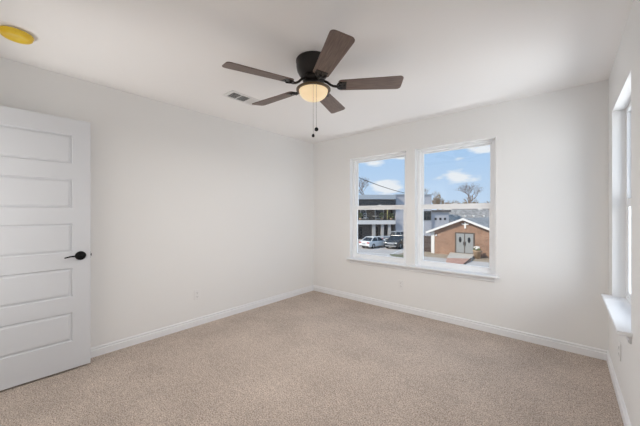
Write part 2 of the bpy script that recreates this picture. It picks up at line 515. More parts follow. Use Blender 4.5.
def window(name, loc, rotz):
    """single-hung vinyl window; local x along the wall, +y outwards, origin at the opening's inner lower corner"""
    f = MB(); ring(f, 0, WW, 0.02, WZ1 - WZ0, 0.042, 0.075, TH - 0.005, 0.035, 0.03)
    w = tag(f.build(name, M['vinyl'], loc=loc, rotz=rotz, bevel=0.003), kind='structure',
            label=dict(window_1='left white single-hung window over the parked cars', window_2='right white single-hung window over the brick building',
                       window_3='white single-hung window in the right wall')[name])
    zt = WZ1 - WZ0; zm = 1.365 - WZ0
    u = MB(); ring(u, 0.042, WW - 0.042, zm - 0.018, zt - 0.03, 0.028, 0.108, 0.132, 0.045, 0.022)
    u.build('upper_sash', M['vinyl'], w, bevel=0.002)
    g = MB(); g.box(0.07, WW - 0.07, 0.118, 0.122, zm + 0.027, zt - 0.052); g.build('glass_pane', M['glass'], w)
    l = MB(); ring(l, 0.042, WW - 0.042, 0.055, zm + 0.026, 0.031, 0.080, 0.106, 0.032, 0.060)
    l.build('lower_sash', M['vinyl'], w, bevel=0.002)
    g = MB(); g.box(0.073, WW - 0.073, 0.091, 0.095, 0.087, zm - 0.034); g.build('glass_pane', M['glass'], w)
    k = MB(); k.box(WW / 2 - 0.03, WW / 2 + 0.03, 0.084, 0.104, zm + 0.026, zm + 0.029)
    k.tube([(WW / 2, 0.094, zm + 0.029), (WW / 2, 0.094, zm + 0.032)], 0.010, 12)
    k.box(WW / 2 - 0.006, WW / 2 + 0.035, 0.088, 0.098, zm + 0.031, zm + 0.035)
    k.build('sash_lock', M['vinyl'], w)
    return w


window('window_1', (W1, YB, WZ0), 0)
window('window_2', (W2, YB, WZ0), 0)
window('window_3', (XR, RW0 + WW, WZ0), -PI / 2)


def stool(name, length, loc, rotz, holes, label):
    """window board with rounded nose and an ogee apron; local x along wall, +y outwards"""
    s = MB()
    nose = [(-0.060, 0.004), (-0.060, 0.016), (-0.056, 0.02), (0, 0.02), (0, 0), (-0.056, 0)]
    mtx = Matrix(((0, 1, 0, 0), (1, 0, 0, 0), (0, 0, 1, 0), (0, 0, 0, 1)))
    s.prism(nose, 0, length, mtx)
    for a, b in holes: s.box(a, b, 0, 0.08, 0.0005, 0.02)
    o = tag(s.build(name, M['trim'], loc=loc, rotz=rotz), kind='structure', label=label)
    a = MB()
    ap = [(0, 0), (-0.022, 0), (-0.022, -0.010), (-0.013, -0.016), (-0.010, -0.026), (-0.016, -0.034), (-0.013, -0.046), (-0.006, -0.052), (0, -0.052)]
    a.prism(ap, 0.035, length - 0.035, mtx)
    a.build('apron', M['trim'], o)
    return o


stool('trim_2', (W2 + WW + 0.03) - (W1 - 0.03), (W1 - 0.03, YB, WZ0), 0,
      [(0.03, 0.03 + WW), (0.03 + W2 - W1, 0.03 + W2 - W1 + WW)], 'white window board running under both back windows')
stool('trim_3', WW + 0.10, (XR, RW0 + WW + 0.05, WZ0), -PI / 2, [(0.05, 0.05 + WW)], 'white window board under the side window')

# ------------------------------------------------------------------ open door
DXF, DY1, DW = -3.0407, 0.5393, 0.762                 # front face, free edge, width
DZ0, DZ1 = 0.015, 2.045
DY0 = DY1 - DW


def make_door():
    mb = MB()
    t = 0.035
    st = 0.115
    ya, yb = DY0 + st, DY1 - st
    tops = [1.915 - 0.361 * i for i in range(5)]
    ph = 0.235
    x0 = DXF - t
    rows = [DZ0] + sorted([z for tp in tops for z in (tp - ph, tp)]) + [DZ1]
    cols = [DY0, ya, yb, DY1]
    # both faces with moulded panels sunk into them
    for face, sgn in ((DXF, -1), (x0, 1)):
        q = lambda y, z, dep=0: mb.bm.verts.new((face + sgn * dep, y, z))
        for j in range(len(rows) - 1):
            for i in range(3):
                y_0, y_1, z_0, z_1 = cols[i], cols[i + 1], rows[j], rows[j + 1]
                if i == 1 and j % 2 == 1:
                    steps = [(0, 0), (0.003, 0.009), (0.009, 0.011), (0.024, 0.002), (0.03, 0.0015)]
                    prev = None
                    for ins, dep in steps:
                        r = [q(y_0 + ins, z_0 + ins, dep), q(y_1 - ins, z_0 + ins, dep), q(y_1 - ins, z_1 - ins, dep), q(y_0 + ins, z_1 - ins, dep)]
                        if prev:
                            for k in range(4): mb.bm.faces.new((prev[k], prev[(k + 1) % 4], r[(k + 1) % 4], r[k]))
                        prev = r
                    mb.bm.faces.new(prev)
                else:
                    mb.bm.faces.new((q(y_0, z_0), q(y_1, z_0), q(y_1, z_1), q(y_0, z_1)))
    e = lambda *a: mb.bm.faces.new([mb.bm.verts.new(p) for p in a])
    for y in (DY0, DY1): e((x0, y, DZ0), (DXF, y, DZ0), (DXF, y, DZ1), (x0, y, DZ1))
    for z in (DZ0, DZ1): e((x0, DY0, z), (DXF, DY0, z), (DXF, DY1, z), (x0, DY1, z))
    bmesh.ops.remove_doubles(mb.bm, verts=mb.bm.verts, dist=0.0005)
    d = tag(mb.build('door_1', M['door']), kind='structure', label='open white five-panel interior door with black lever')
    hy, hz = 0.474, 0.928
    for sgn, fx in ((1, DXF), (-1, x0)):
        tr = Matrix.Translation((fx, hy, hz)) @ Matrix.Rotation(sgn * PI / 2, 4, 'Y')
        r = MB(); r.lathe([(0, 0), (0.036, 0), (0.036, 0.006), (0.031, 0.010), (0.012, 0.011), (0.011, 0.045), (0, 0.045)], 32, mtx=tr)
        hr = r.build('door_handle', M['black'], d); hr['label'] = 'black lever handle'
        l = MB()
        xx = fx + sgn * 0.046
        l.tube([(xx, hy + 0.008, hz), (xx, hy, hz), (xx + sgn * 0.004, hy - 0.03, hz + 0.004), (xx + sgn * 0.003, hy - 0.07, hz + 0.002), (xx - sgn * 0.002, hy - 0.105, hz - 0.006)],
               [0.008, 0.009, 0.007, 0.006, 0.005], 10)
        l.build('lever', M['black'], hr)
    lt = MB(); lt.box(x0 + 0.005, DXF - 0.005, DY1 - 0.001, DY1 + 0.002, hz - 0.028, hz + 0.028); lt.box(x0 + 0.012, DXF - 0.012, DY1 + 0.002, DY1 + 0.010, hz - 0.009, hz + 0.009)
    lt.build('latch', M['black'], d)
    for z in (0.25, 1.05, 1.82):
        k = MB(); k.tube([(DXF + 0.004, DY0 - 0.004, z - 0.045), (DXF + 0.004, DY0 - 0.004, z + 0.045)], 0.006, 10)
        k.box(x0 + 0.006, DXF, DY0 - 0.003, DY0 - 0.0005, z - 0.045, z + 0.045)
        k.build('hinge', M['black'], d)
    return d


make_door()


# ------------------------------------------------------------------ outlets
def outlet(loc, rotz, label):
    """local x along the wall, -y into the room"""
    o = empty('wall_outlet', loc, rotz, label=label, cat='outlet', group='duplex outlets low on the walls')
    p = MB(); p.box(-0.036, 0.036, -0.006, 0, -0.058, 0.058); p.build('cover_plate', M['plastic'], o, bevel=0.003)
    for s in (1, -1):
        r = MB(); r.box(-0.017, 0.017, -0.0085, -0.006, s * 0.021 - 0.014, s * 0.021 + 0.014)
        rr = r.build('receptacle', M['plastic'], o, bevel=0.004)
        k = MB()
        for x, h in ((-0.0065, 0.004), (0.0065, 0.0033)):
            k.box(x - 0.0013, x + 0.0013, -0.0089, -0.0084, s * 0.021 - h + 0.003, s * 0.021 + h + 0.003)
        k.tube([(0, -0.0089, s * 0.021 - 0.007), (0, -0.0084, s * 0.021 - 0.007)], 0.0025, 10)
        k.build('slots', M['slot'], rr)
    s = MB(); s.tube([(0, -0.0075, 0), (0, -0.006, 0)], 0.0035, 10); s.build('screw', M['plastic'], o)
    return o


outlet((XL, 1.523, 0.352), PI / 2, 'white duplex outlet low on the left wall, right of the open door')
outlet((-1.635, YB, 0.347), 0, 'white duplex outlet on the back wall beneath the gap between the windows')
outlet((XR, 2.775, 0.347), -PI / 2, 'white duplex outlet on the right wall below the side window')


# ------------------------------------------------------------------ ceiling register
def register():
    x0, x1, y0, y1 = -2.555, -2.375, 1.475, 1.835
    o = empty('ceiling_vent', ((x0 + x1) / 2, (y0 + y1) / 2, H), 0, label='white three-section air vent register flush in the ceiling by the fan', cat='vent')
    X, Y = (x1 - x0) / 2, (y1 - y0) / 2
    f = MB(); z0 = -0.007
    sec = [(-Y + 0.033 + i * 0.1, -Y + 0.033 + i * 0.1 + 0.092) for i in range(3)]
    bx = X - 0.028
    f.box(-X, -bx, -Y, Y, z0, 0); f.box(bx, X, -Y, Y, z0, 0)
    ys = [-Y] + [v for s in sec for v in s] + [Y]
    for i in range(0, len(ys), 2): f.box(-bx, bx, ys[i], ys[i + 1], z0, 0)
    f.build('frame', M['vent'], o, bevel=0.002)
    b = MB(); b.box(-bx, bx, -Y + 0.03, Y - 0.03, -0.0012, -0.0004); b.build('recess_shade', M['duct'], o)  # dark sheet on the solid ceiling, shade of the recess put in as colour
    for i, (a, c) in enumerate(sec):
        s = MB()
        n = 7
        if i == 1:
            for k in range(n):
                x = -bx + (k + .5) * 2 * bx / n
                s.box(-0.0006, 0.0006, a, c, -0.0045, 0.0045, mtx=Matrix.Translation((x, 0, -0.005)) @ Matrix.Rotation(-0.75, 4, 'Y'))
        else:
            ang = -0.75 if i == 0 else 0.75
            for k in range(n):
                y = a + (k + .5) * (c - a) / n
                s.box(-bx, bx, -0.0006, 0.0006, -0.0045, 0.0045, mtx=Matrix.Translation((0, y, -0.005)) @ Matrix.Rotation(ang, 4, 'X'))
        s.build('louvers', M['vent'], o)
    return o


register()


# ------------------------------------------------------------------ smoke alarm under its dust cover
def alarm():
    c = (-2.668, 0.098)
    o = empty('smoke_detector', (c[0], c[1], H), 0, label='round ceiling smoke detector under a yellow plastic dust cover', cat='smoke detector')
    b = MB(); b.lathe([(0, 0), (0.066, 0), (0.068, -0.004), (0.068, -0.010), (0, -0.010)], 48); b.build('base', M['plastic'], o)
    d = MB(); d.lathe([(0.068, -0.010), (0.080, -0.011), (0.081, -0.015), (0.077, -0.019), (0.075, -0.032), (0.069, -0.038), (0.050, -0.040), (0.047, -0.038), (0, -0.037)], 48)
    d.build('dust_cover', M['yellow'], o)
    return o


alarm()


# ------------------------------------------------------------------ ceiling fan
def fan():
    o = empty('ceiling_fan', (-1.455, 1.598, H), 0, label='five-blade dark bronze hugger ceiling fan with lit amber bowl light', cat='ceiling fan')
    h = MB(); h.lathe([(0, 0), (0.131, 0), (0.133, -0.004), (0.133, -0.016), (0.130, -0.022), (0.129, -0.055), (0.122, -0.085), (0.108, -0.112), (0.098, -0.122), (0.094, -0.128), (0, -0.128)], 56)
    h.build('motor_housing', M['bronze'], o)
    s = MB(); s.lathe([(0, -0.128), (0.078, -0.128), (0.082, -0.136), (0.082, -0.160), (0.074, -0.168), (0.062, -0.172), (0.060, -0.190), (0.066, -0.196), (0, -0.196)], 48)
    s.build('hub', M['bronze'], o)
    f = MB(); f.lathe([(0, -0.196), (0.066, -0.196), (0.095, -0.204), (0.122, -0.213), (0.130, -0.219), (0.131, -0.226), (0.125, -0.231), (0.110, -0.230), (0.108, -0.222), (0, -0.220)], 56)
    f.build('light_fitter', M['bronze_warm'], o)
    b = MB()
    prof = [(0.109, -0.226)] + [(0.109 * math.cos(t), -0.232 - 0.074 * math.sin(t)) for t in [i * PI / 2 / 14 for i in range(14)]] + [(0, -0.306)]
    b.lathe(prof, 56); gb = b.build('glass_bowl', M['bowl'], o)
    gb['label'] = 'lit amber frosted glass bowl'
    # blades: local +x outwards, pitched about their own axis
    a0 = math.radians(38.5)
    zb = -0.196
    for k in range(5):
        a = a0 - k * 2 * PI / 5
        rx, ry = math.cos(a), math.sin(a)
        near = -(rx * FW.x + ry * FW.y)
        droop = 0.042 * near + (-0.028, -0.031, 0.014, 0.0, -0.014)[k]
        mtx = Matrix.Translation((0, 0, zb)) @ Matrix.Rotation(a, 4, 'Z') @ Matrix.Rotation(droop, 4, 'Y')
        pit = Matrix.Rotation(math.radians(-12), 4, 'X')
        out = []
        r0, r1, w0, w1 = 0.190, 0.668, 0.058, 0.074
        for (x, y, rr, sx, sy) in ((r0, -w0, 0.022, 1, 1), (r1, -w1, 0.030, -1, 1), (r1, w1, 0.030, -1, -1), (r0, w0, 0.022, 1, -1)):
            cx_, cy_ = x + sx * rr, y + sy * rr
            base = {(1, 1): PI, (-1, 1): 1.5 * PI, (-1, -1): 0, (1, -1): PI / 2}[(sx, sy)]
            for i in range(6):
                t = base + i / 5 * PI / 2
                out.append((cx_ + rr * math.cos(t), cy_ + rr * math.sin(t)))
        bl = MB()
        top = [bl.bm.verts.new((x, y, 0.003)) for x, y in out]; bot = [bl.bm.verts.new((x, y, -0.003)) for x, y in out]
        bl.bm.faces.new(top); bl.bm.faces.new(bot[::-1])
        for i in range(len(out)): bl.bm.faces.new((bot[i], bot[(i + 1) % len(out)], top[(i + 1) % len(out)], top[i]))
        bo = bl.build('blade', M['blade'], o, bevel=0.0012)
        bo.matrix_basis = mtx @ pit
        ir = MB()
        # curved arm from the hub down and out to a forked plate under the blade root
        ir.tube([(0.072, 0, 0.046), (0.105, 0, 0.030), (0.130, 0, 0.006), (0.152, 0, -0.006), (0.175, 0, -0.010), (0.205, 0, -0.008)], [0.010, 0.0095, 0.009, 0.009, 0.010, 0.010], 10)
        ir.tube([(0.178, 0, -0.009), (0.190, 0.028, -0.007), (0.215, 0.036, -0.006)], [0.008, 0.008, 0.009], 8)
        ir.tube([(0.178, 0, -0.009), (0.190, -0.028, -0.007), (0.215, -0.036, -0.006)], [0.008, 0.008, 0.009], 8)
        ir.box(0.195, 0.250, -0.042, 0.042, -0.0065, -0.0032)
        for (x, y) in ((0.235, 0), (0.215, 0.036), (0.215, -0.036)): ir.ball((x, y, -0.008), 0.006, 1)
        io = ir.build('blade_iron', M['bronze'], bo)
    # pull chains: from the near side of the fitter
    for (u, v, d, r) in ((316.4, 129.3, 2.035, 0.0145), (313.2, 135.8, 2.035, 0.0105)):
        p = at(u, v, d)
        q = (p.x + 1.455, p.y - 1.598)
        zt = -0.226; ze = p.z - H
        c = MB(); c.tube([(q[0], q[1], zt), (q[0], q[1], ze)], 0.0010, 6)
        n = int((zt - ze) / 0.012)
        for i in range(n): c.ball((q[0], q[1], zt - i * 0.012), 0.0017, 1)
        co = c.build('pull_chain', M['chain'], o)
        fb = MB(); fb.lathe([(0, 0.016), (0.004, 0.014), (r * 0.8, r * 0.6), (r, 0), (r * 0.8, -r * 0.7), (0, -r * 1.05)], 20, (q[0], q[1], ze))
        fb.build('fob', M['black'], co)
    # the lamp's own light
    l = light('fan_lamp', 'AREA', (0, 0, -0.310), (0, 0, 0), 20.5, (1.0, 0.95, 0.90), shape='DISK', size=0.16)
    l.parent = o
    l.visible_glossy = False      # the bowl itself is what mirrors in the panes
    return o


fan()

# ------------------------------------------------------------------ outside: ground
def ground_patch(name, pts, z, m, label, h=0.02):
    mb = MB()
    a = [mb.bm.verts.new((x, y, z)) for x, y in pts]; b = [mb.bm.verts.new((x, y, z - h)) for x, y in pts]
    mb.bm.faces.new(a); mb.bm.faces.new(b[::-1])
    for i in range(len(pts)): mb.bm.faces.new((a[i], a[(i + 1) % len(pts)], b[(i + 1) % len(pts)], b[i]))
    return tag(mb.build(name, m), kind='structure', label=label)


ground_patch('ground', [(-160, 4), (120, 4), (120, 200), (-160, 200)], GROUND, M['asphalt'], 'pale grey pavement of the street and parking lot', 0.2)
YC = 33.6                      # front of the brick building
ground_patch('dirt_strip', [(-14.5, YC - 3.2), (0, YC - 2.6), (0, YC + 14), (-14.5, YC + 14)], GROUND + 0.02, M['dirt'], 'tan dirt strip along the brick building')


def gnd(u, v):
    """ground point seen in that direction"""
    return at(u, v, FPX * (CAMH - GROUND) / (v - CY))


p = gnd(402, 256)
gp = [(p.x + 1.5 * math.cos(t) * (1 + .2 * math.sin(3 * t)), p.y + 0.9 * math.sin(t)) for t in [i * 2 * PI / 18 for i in range(18)]]
ground_patch('grass_patch', gp, GROUND + 0.03, M['grass'], 'dull green patch at the pavement edge', 0.03)


def stripe(u0, v0, u1, v1):
    a, b = gnd(u0, v0), gnd(u1, v1)
    d = (b - a).normalized(); n = Vector((-d.y, d.x, 0)) * 0.06
    q = [a - n, b - n, b + n, a + n]
    ground_patch('parking_stripe', [(k.x, k.y) for k in q], GROUND + 0.012, M['stripe'], 'white painted parking stripe', 0.012)


stripe(386, 256.5, 407, 247.5)
stripe(357, 252.5, 392, 254.5)


# ------------------------------------------------------------------ outside: brick building
def brick_building():
    xb, xm = -4.92, -8.42
    z0, ze, zr = GROUND, -0.80, 0.78
    o = empty('brick_building', (xm, YC, z0), 0, label='low red brick gabled building with white cross and grey double doors', cat='building')
    L = lambda x: x - xm
    hw = L(xb)
    dep = 14
    k = (zr - ze) / (hw + 0.40)
    zw = zr - 0.12 - k * hw - z0                                     # wall height at the corners
    w = MB()
    w.prism([(-hw, 0), (hw, 0), (hw, zw), (0, zr - z0 - 0.12), (-hw, zw)], 0, dep)
    w.build('brick_wall', M['brick'], o)
    r = MB()
    ro = hw + 0.40
    for s in (1, -1):
        r.prism([(0, zr - z0 - 0.02), (s * ro, ze - z0 - 0.02), (s * ro, ze - z0 - 0.16), (0, zr - z0 - 0.16)], -0.42, dep + 0.3)
    r.build('roof', M['shingle'], o)
    f = MB()
    for s in (1, -1):
        f.prism([(0, zr - z0 + 0.02), (s * ro, ze - z0 + 0.02), (s * ro, ze - z0 - 0.22), (0, zr - z0 - 0.22)], -0.50, -0.42)
        f.prism([(s * ro, ze - z0 + 0.02), (s * (ro + 0.08), ze - z0), (s * (ro + 0.08), ze - z0 - 0.2), (s * ro, ze - z0 - 0.22)], -0.5, dep + 0.3)
    f.build('rake_trim', M['white_paint'], o)
    c = MB(); c.box(-hw - 0.03, -hw + 0.34, -0.06, 0.3, 0, zw - 0.02); c.build('corner_post', M['white_paint'], o)
    # doors
    dx = L(-8.36)
    a = MB(); zd = 0.32; dh = 2.12; dw = 0.86
    ring(a, dx - dw - 0.12, dx + dw + 0.12, zd, zd + dh + 0.13, 0.13, -0.05, 0.02, 0.03, 0.13)
    a.box(dx - 0.035, dx + 0.035, -0.05, 0.02, zd, zd + dh)
    a.build('door_frame', M['dark_frame'], o)
    for s in (-1, 1):
        d = MB(); xx = dx + s * (dw / 2 + 0.015)
        d.box(xx - dw / 2 + 0.03, xx + dw / 2 - 0.03, -0.03, 0.01, zd + 0.03, zd + dh)
        for zz0, zz1 in ((0.12, 0.9), (1.05, 1.95)): ring(d, xx - dw / 2 + 0.10, xx + dw / 2 - 0.10, zd + zz0, zd + zz1, 0.02, -0.042, -0.03)
        do = d.build('entrance_door', M['grey_door'], o)
        g = MB()
        g.lathe([(0, 0), (0.16, 0), (0.16, 0.015), (0, 0.015)], 24, mtx=Matrix.Translation((xx, -0.03, zd + 1.45)) @ Matrix.Rotation(PI / 2, 4, 'X') @ Matrix.Diagonal((0.85, 1.9, 1, 1)))
        g.build('oval_window', M['dark_glass'], do)
        h = MB(); h.tube([(dx + s * 0.09, -0.09, zd + 0.85), (dx + s * 0.09, -0.09, zd + 1.25)], 0.025, 8)
        for z in (0.87, 1.23): h.tube([(dx + s * 0.09, -0.09, zd + z), (dx + s * 0.09, -0.03, zd + z)], 0.02, 8)
        h.build('handle', M['black'], do)
    # cross emblem
    e = MB(); cx_ = L(-8.30); cz = 3.36
    e.box(cx_ - 0.09, cx_ + 0.09, -0.09, 0, cz - 0.34, cz + 0.30)
    e.prism([(cx_ - 0.36, cz + 0.08), (cx_, cz + 0.03), (cx_ + 0.36, cz + 0.08), (cx_ + 0.33, cz + 0.20), (cx_, cz + 0.15), (cx_ - 0.33, cz + 0.20)], -0.085, 0)
    e.build('cross', M['cross'], o)['label'] = 'white cross under the gable'
    b = MB(); b.box(-hw + 0.52, -hw + 0.62, -0.12, 0, 2.12, 2.24); b.ball((-hw + 0.50, -0.16, 2.10), 0.07, 1); b.ball((-hw + 0.64, -0.16, 2.10), 0.07, 1)
    b.build('flood_light', M['clear_lens'], o)
    return o


brick_building()
# porch slab with the ramp leading off it
pr = empty('entrance_ramp', (-8.3, YC - 0.05, GROUND), 0, label='concrete porch and red sloping ramp before the grey double doors', cat='ramp')
def slab(mb, top, zb=0.0):
    tv = [mb.bm.verts.new(q) for q in top]; bv = [mb.bm.verts.new((q[0], q[1], zb)) for q in top]
    mb.bm.faces.new(tv); mb.bm.faces.new(bv[::-1])
    for i in range(4): mb.bm.faces.new((tv[i], tv[(i + 1) % 4], bv[(i + 1) % 4], bv[i]))
    return mb


ro_ = Vector((-8.3, YC - 0.05, GROUND))
f1, f2 = gnd(446.8, 260.2) - ro_, gnd(471.0, 261.0) - ro_
c1, c2 = gnd(446.0, 262.6) - ro_, gnd(464.0, 264.6) - ro_
slab(MB(), [(-1.55, 0, 0.30), (0.95, 0, 0.30), (f2.x, f2.y, 0.24), (f1.x, f1.y, 0.24)]).build('porch_slab', M['concrete'], pr, bevel=0.02)
rm = slab(MB(), [(f1.x, f1.y, 0.23), (f2.x, f2.y, 0.23), (c2.x, c2.y, 0.02), (c1.x, c1.y, 0.02)])
rm.build('ramp_surface', M['redramp'], pr)
kb = MB()
kb.tube([(f2.x, f2.y, 0.26), (c2.x, c2.y, 0.06)], 0.05, 6)
kb.build('ramp_curb', M['dark_frame'], pr)


# planter with flowers to the right of the doors
def planter():
    p = Vector((-6.93, YC - 1.0, GROUND + 0.02))
    o = empty('flower_planter', p, 0, label='tan tub planter with white flowers right of the grey double doors', cat='planter')
    a = MB(); a.lathe([(0, 0), (0.30, 0), (0.35, 0.70), (0.39, 0.72), (0.39, 0.84), (0.34, 0.84), (0.32, 0.78), (0, 0.78)], 28); a.build('tub', M['planter'], o)
    l = MB(); rnd = random.Random(4)
    for i in range(26):
        t, r = rnd.random() * 2 * PI, rnd.random() * 0.34
        l.ball((r * math.cos(t), r * math.sin(t), 0.86 + rnd.random() * 0.16), 0.10, 1, (1, 1, .7), 0.3, i)
    l.build('foliage', M['green'], o)
    for i in range(14):
        t, r = rnd.random() * 2 * PI, rnd.random() * 0.36
        f = MB(); f.ball((r * math.cos(t), r * math.sin(t), 1.0 + rnd.random() * 0.2), 0.085, 2, (1, 1, .8), 0.2, i)
        f.build('flower', M['flower'], o)


planter()


# ------------------------------------------------------------------ outside: wooden fence left of the brick building
def wood_fence():
    x0, x1, y = -15.0, -12.0, YC + 0.6
    o = empty('wooden_fence', (x0, y, GROUND), 0, label='dark wooden board fence left of the red brick building', cat='fence')
    b = MB(); n = 22
    for i in range(n):
        w = (x1 - x0) / n
        b.box(i * w + 0.01, (i + 1) * w - 0.01, 0, 0.025, 0.05, 1.95 + 0.03 * math.sin(i * 2.3))
    b.build('boards', M['fence'], o)
    r = MB()
    for z in (0.4, 1.1, 1.75): r.box(0, x1 - x0, 0.025, 0.07, z, z + 0.09)
    r.build('rails', M['fence'], o)
    for i in range(3):
        q = MB(); q.box(i * 1.57, i * 1.57 + 0.1, 0.07, 0.17, 0, 2.0); q.build('post', M['fence'], o)


wood_fence()


# ------------------------------------------------------------------ outside: two-storey dark building
def modern_building():
    d = 50.0
    g = at(357, 240, d)
    org = Vector((g.x, g.y, GROUND)) - RT * 5.0
    k = d / FPX                                   # metres per photo pixel on the front
    X = lambda u: 5.0 + (u - 357) * k
    Z = lambda v: CAMH + (CY - v) * k - GROUND
    o = empty('modern_building', org, YAW, label='two-storey charcoal building with white balcony slab and flat blue-grey roof', cat='building')
    xr = X(394.9)
    w = MB(); w.box(0, xr, 1.6, 14, 0, Z(222)); w.build('ground_floor_wall', M['charcoal'], o)
    s = MB(); s.box(-0.3, xr, -0.4, 1.6, Z(224.2), Z(220.3)); s.build('balcony_slab', M['slab'], o)
    u_ = MB(); u_.box(0, xr, 2.0, 14, Z(222), Z(199)); u_.build('upper_wall', M['brown'], o)
    b = MB(); b.box(0, xr, -0.2, 2.0, Z(207.5), Z(199.4)); b.build('upper_band', M['charcoal'], o)
    r = MB(); r.box(-0.5, xr + 0.02, -0.7, 14.5, Z(199.4), Z(195.0)); r.build('roof', M['fascia'], o)
    for u0, u1 in ((372.2, 375.4), (381.0, 383.8), (388.0, 390.8)):
        c = MB(); c.box(X(u0), X(u1), -0.1, 0.35, 0, Z(224.2)); c.build('column', M['column'], o)
    for u0, u1 in ((359.5, 364), (376.5, 380.2), (391.2, 394.3)):
        q = MB(); ring(q, X(u0), X(u1), 0.1, Z(227), 0.08, 1.52, 1.62); q = q.build('entry_door', M['railing'], o)
        gl = MB(); gl.box(X(u0) + 0.08, X(u1) - 0.08, 1.56, 1.60, 0.18, Z(227) - 0.08); gl.build('pane', M['dark_glass'], q)
    for u0, u1 in ((362, 368), (377, 386)):
        q = MB(); ring(q, X(u0), X(u1), Z(219), Z(209), 0.1, 1.92, 2.02); q = q.build('window', M['slab'], o)
        gl = MB(); gl.box(X(u0) + 0.1, X(u1) - 0.1, 1.96, 2.0, Z(219) + 0.1, Z(209) - 0.1); gl.build('pane', M['dark_glass'], q)
    rl = MB()
    rl.box(0, xr, -0.32, -0.26, Z(215.2), Z(214.7)); rl.box(0, xr, -0.32, -0.26, Z(220), Z(219.6))
    n = int(xr / 0.22)
    for i in range(n): rl.box(i * 0.22, i * 0.22 + 0.025, -0.30, -0.275, Z(220), Z(215))
    rl.build('balcony_railing', M['railing'], o)
    return o, org, X, Z


MBD, MORG, MX, MZ = modern_building()
mrot = Matrix.Rotation(YAW, 4, 'Z')


def on_balcony(u, y=0.6):
    return MORG + mrot @ Vector((MX(u), y, MZ(220.3)))


def balcony_chair(u, label):
    o = empty('balcony_chair', on_balcony(u), YAW + 0.4, label=label, cat='chair')
    s = MB(); s.box(-0.3, 0.3, -0.28, 0.28, 0.40, 0.46); s.build('seat', M['white_paint'], o)
    b = MB(); ring(b, -0.3, 0.3, 0.46, 1.25, 0.06, 0.24, 0.30); b.box(-0.24, 0.24, 0.255, 0.285, 0.75, 0.82); b.build('backrest', M['white_paint'], o)
    for x in (-0.28, 0.24):
        for y in (-0.28, 0.24):
            l = MB(); l.box(x, x + 0.05, y, y + 0.05, 0, 0.40); l.build('leg', M['white_paint'], o)


balcony_chair(366.5, 'white open-backed chair at the left end of the upper balcony')
t = empty('balcony_table', on_balcony(376.5, 0.5), YAW, label='small round white table midway along the upper balcony', cat='table')
a = MB(); a.lathe([(0, 0.70), (0.62, 0.70), (0.62, 0.76), (0, 0.76)], 28); a.build('tabletop', M['white_paint'], t)
a = MB(); a.lathe([(0, 0), (0.25, 0), (0.25, 0.03), (0.04, 0.05), (0.04, 0.70), (0, 0.70)], 20); a.build('pedestal', M['white_paint'], t)
for u, lab in ((361, 'dark green bush in a pot at the far left of the balcony'), (382.8, 'dark green bush in a pot right of the white balcony table'), (392.5, 'dark green bush in a pot by the yellow post')):
    o = empty('potted_bush', on_balcony(u, 0.8), YAW, label=lab, cat='plant', group='potted bushes on the balcony')
    a = MB(); a.lathe([(0, 0), (0.2, 0), (0.27, 0.4), (0, 0.4)], 20); a.build('pot', M['planter'], o)
    a = MB(); rnd = random.Random(int(u))
    for i in range(28):
        tt, rr = rnd.random() * 2 * PI, rnd.random() * 0.4
        a.ball((rr * math.cos(tt), rr * math.sin(tt), 0.5 + rnd.random() * 0.8), 0.14, 1, (1, 1, 1), 0.5, i)
    a.build('foliage', M['green'], o)
a = MB(); a.box(-0.07, 0.07, -0.07, 0.07, 0, MZ(207.6) - MZ(220.3))
tag(a.build('balcony_post', M['yellow_post'], loc=on_balcony(387.6, 0.1), rotz=YAW), 'slim yellowish post standing on the balcony of the dark building', 'post')


# ------------------------------------------------------------------ outside: pale building between the two windows' views
def pale_building():
    d = 50.2
    k = d / FPX
    g = at(395.2, 240, d)
    org = Vector((g.x, g.y, GROUND))
    X = lambda u: (u - 395.2) * k
    Z = lambda v: CAMH + (CY - v) * k - GROUND
    o = empty('pale_building', org, YAW, label='pale blue-grey stucco building with tiny square windows in its low wing', cat='building')
    w = MB(); w.box(0.1, X(431.5), 0, 12, 0, Z(195.2)); w.build('tall_wall', M['pale'], o)
    w = MB(); w.box(0.0, X(431.5) + 0.15, -0.15, 12.2, Z(195.2), Z(194.2)); w.build('parapet', M['fascia'], o)
    w = MB(); w.box(X(431.5), X(449.5), 0.3, 10, 0, Z(212)); w.build('low_wing', M['pale'], o)
    w = MB(); w.box(X(431.5), X(449.5) + 0.3, 0.0, 10.3, Z(212), Z(210)); w.build('wing_roof', M['dark_shingle'], o)
    for u in (436.2, 441.0, 445.6):
        q = MB(); ring(q, X(u) - 0.24, X(u) + 0.24, Z(218.9) - 0.24, Z(218.9) + 0.24, 0.04, 0.24, 0.33); q = q.build('small_window', M['pale'], o)
        gl = MB(); gl.box(X(u) - 0.2, X(u) + 0.2, 0.26, 0.31, Z(218.9) - 0.2, Z(218.9) + 0.2); gl.build('pane', M['dark_glass'], q)
    q = MB(); ring(q, X(422.6), X(431), Z(220.2), Z(211), 0.07, -0.08, 0.02)
    q.box(X(426.8) - 0.03, X(426.8) + 0.03, -0.07, 0, Z(220.2), Z(211)); q.box(X(422.6), X(431), -0.07, 0, Z(215.6) - 0.03, Z(215.6) + 0.03)
    q = q.build('window', M['railing'], o)
    gl = MB(); gl.box(X(422.6) + 0.05, X(431) - 0.05, -0.03, 0.01, Z(220), Z(211.3)); gl.build('pane', M['dark_glass'], q)
    mst = MB(); mst.tube([(X(405.5), 0.2, Z(195)), (X(405.5), 0.2, Z(190))], 0.05, 8); mst.build('service_mast', M['steel'], o)
    return org + Matrix.Rotation(YAW, 4, 'Z') @ Vector((X(405.5), 0.2, Z(193.0)))


mast = pale_building()
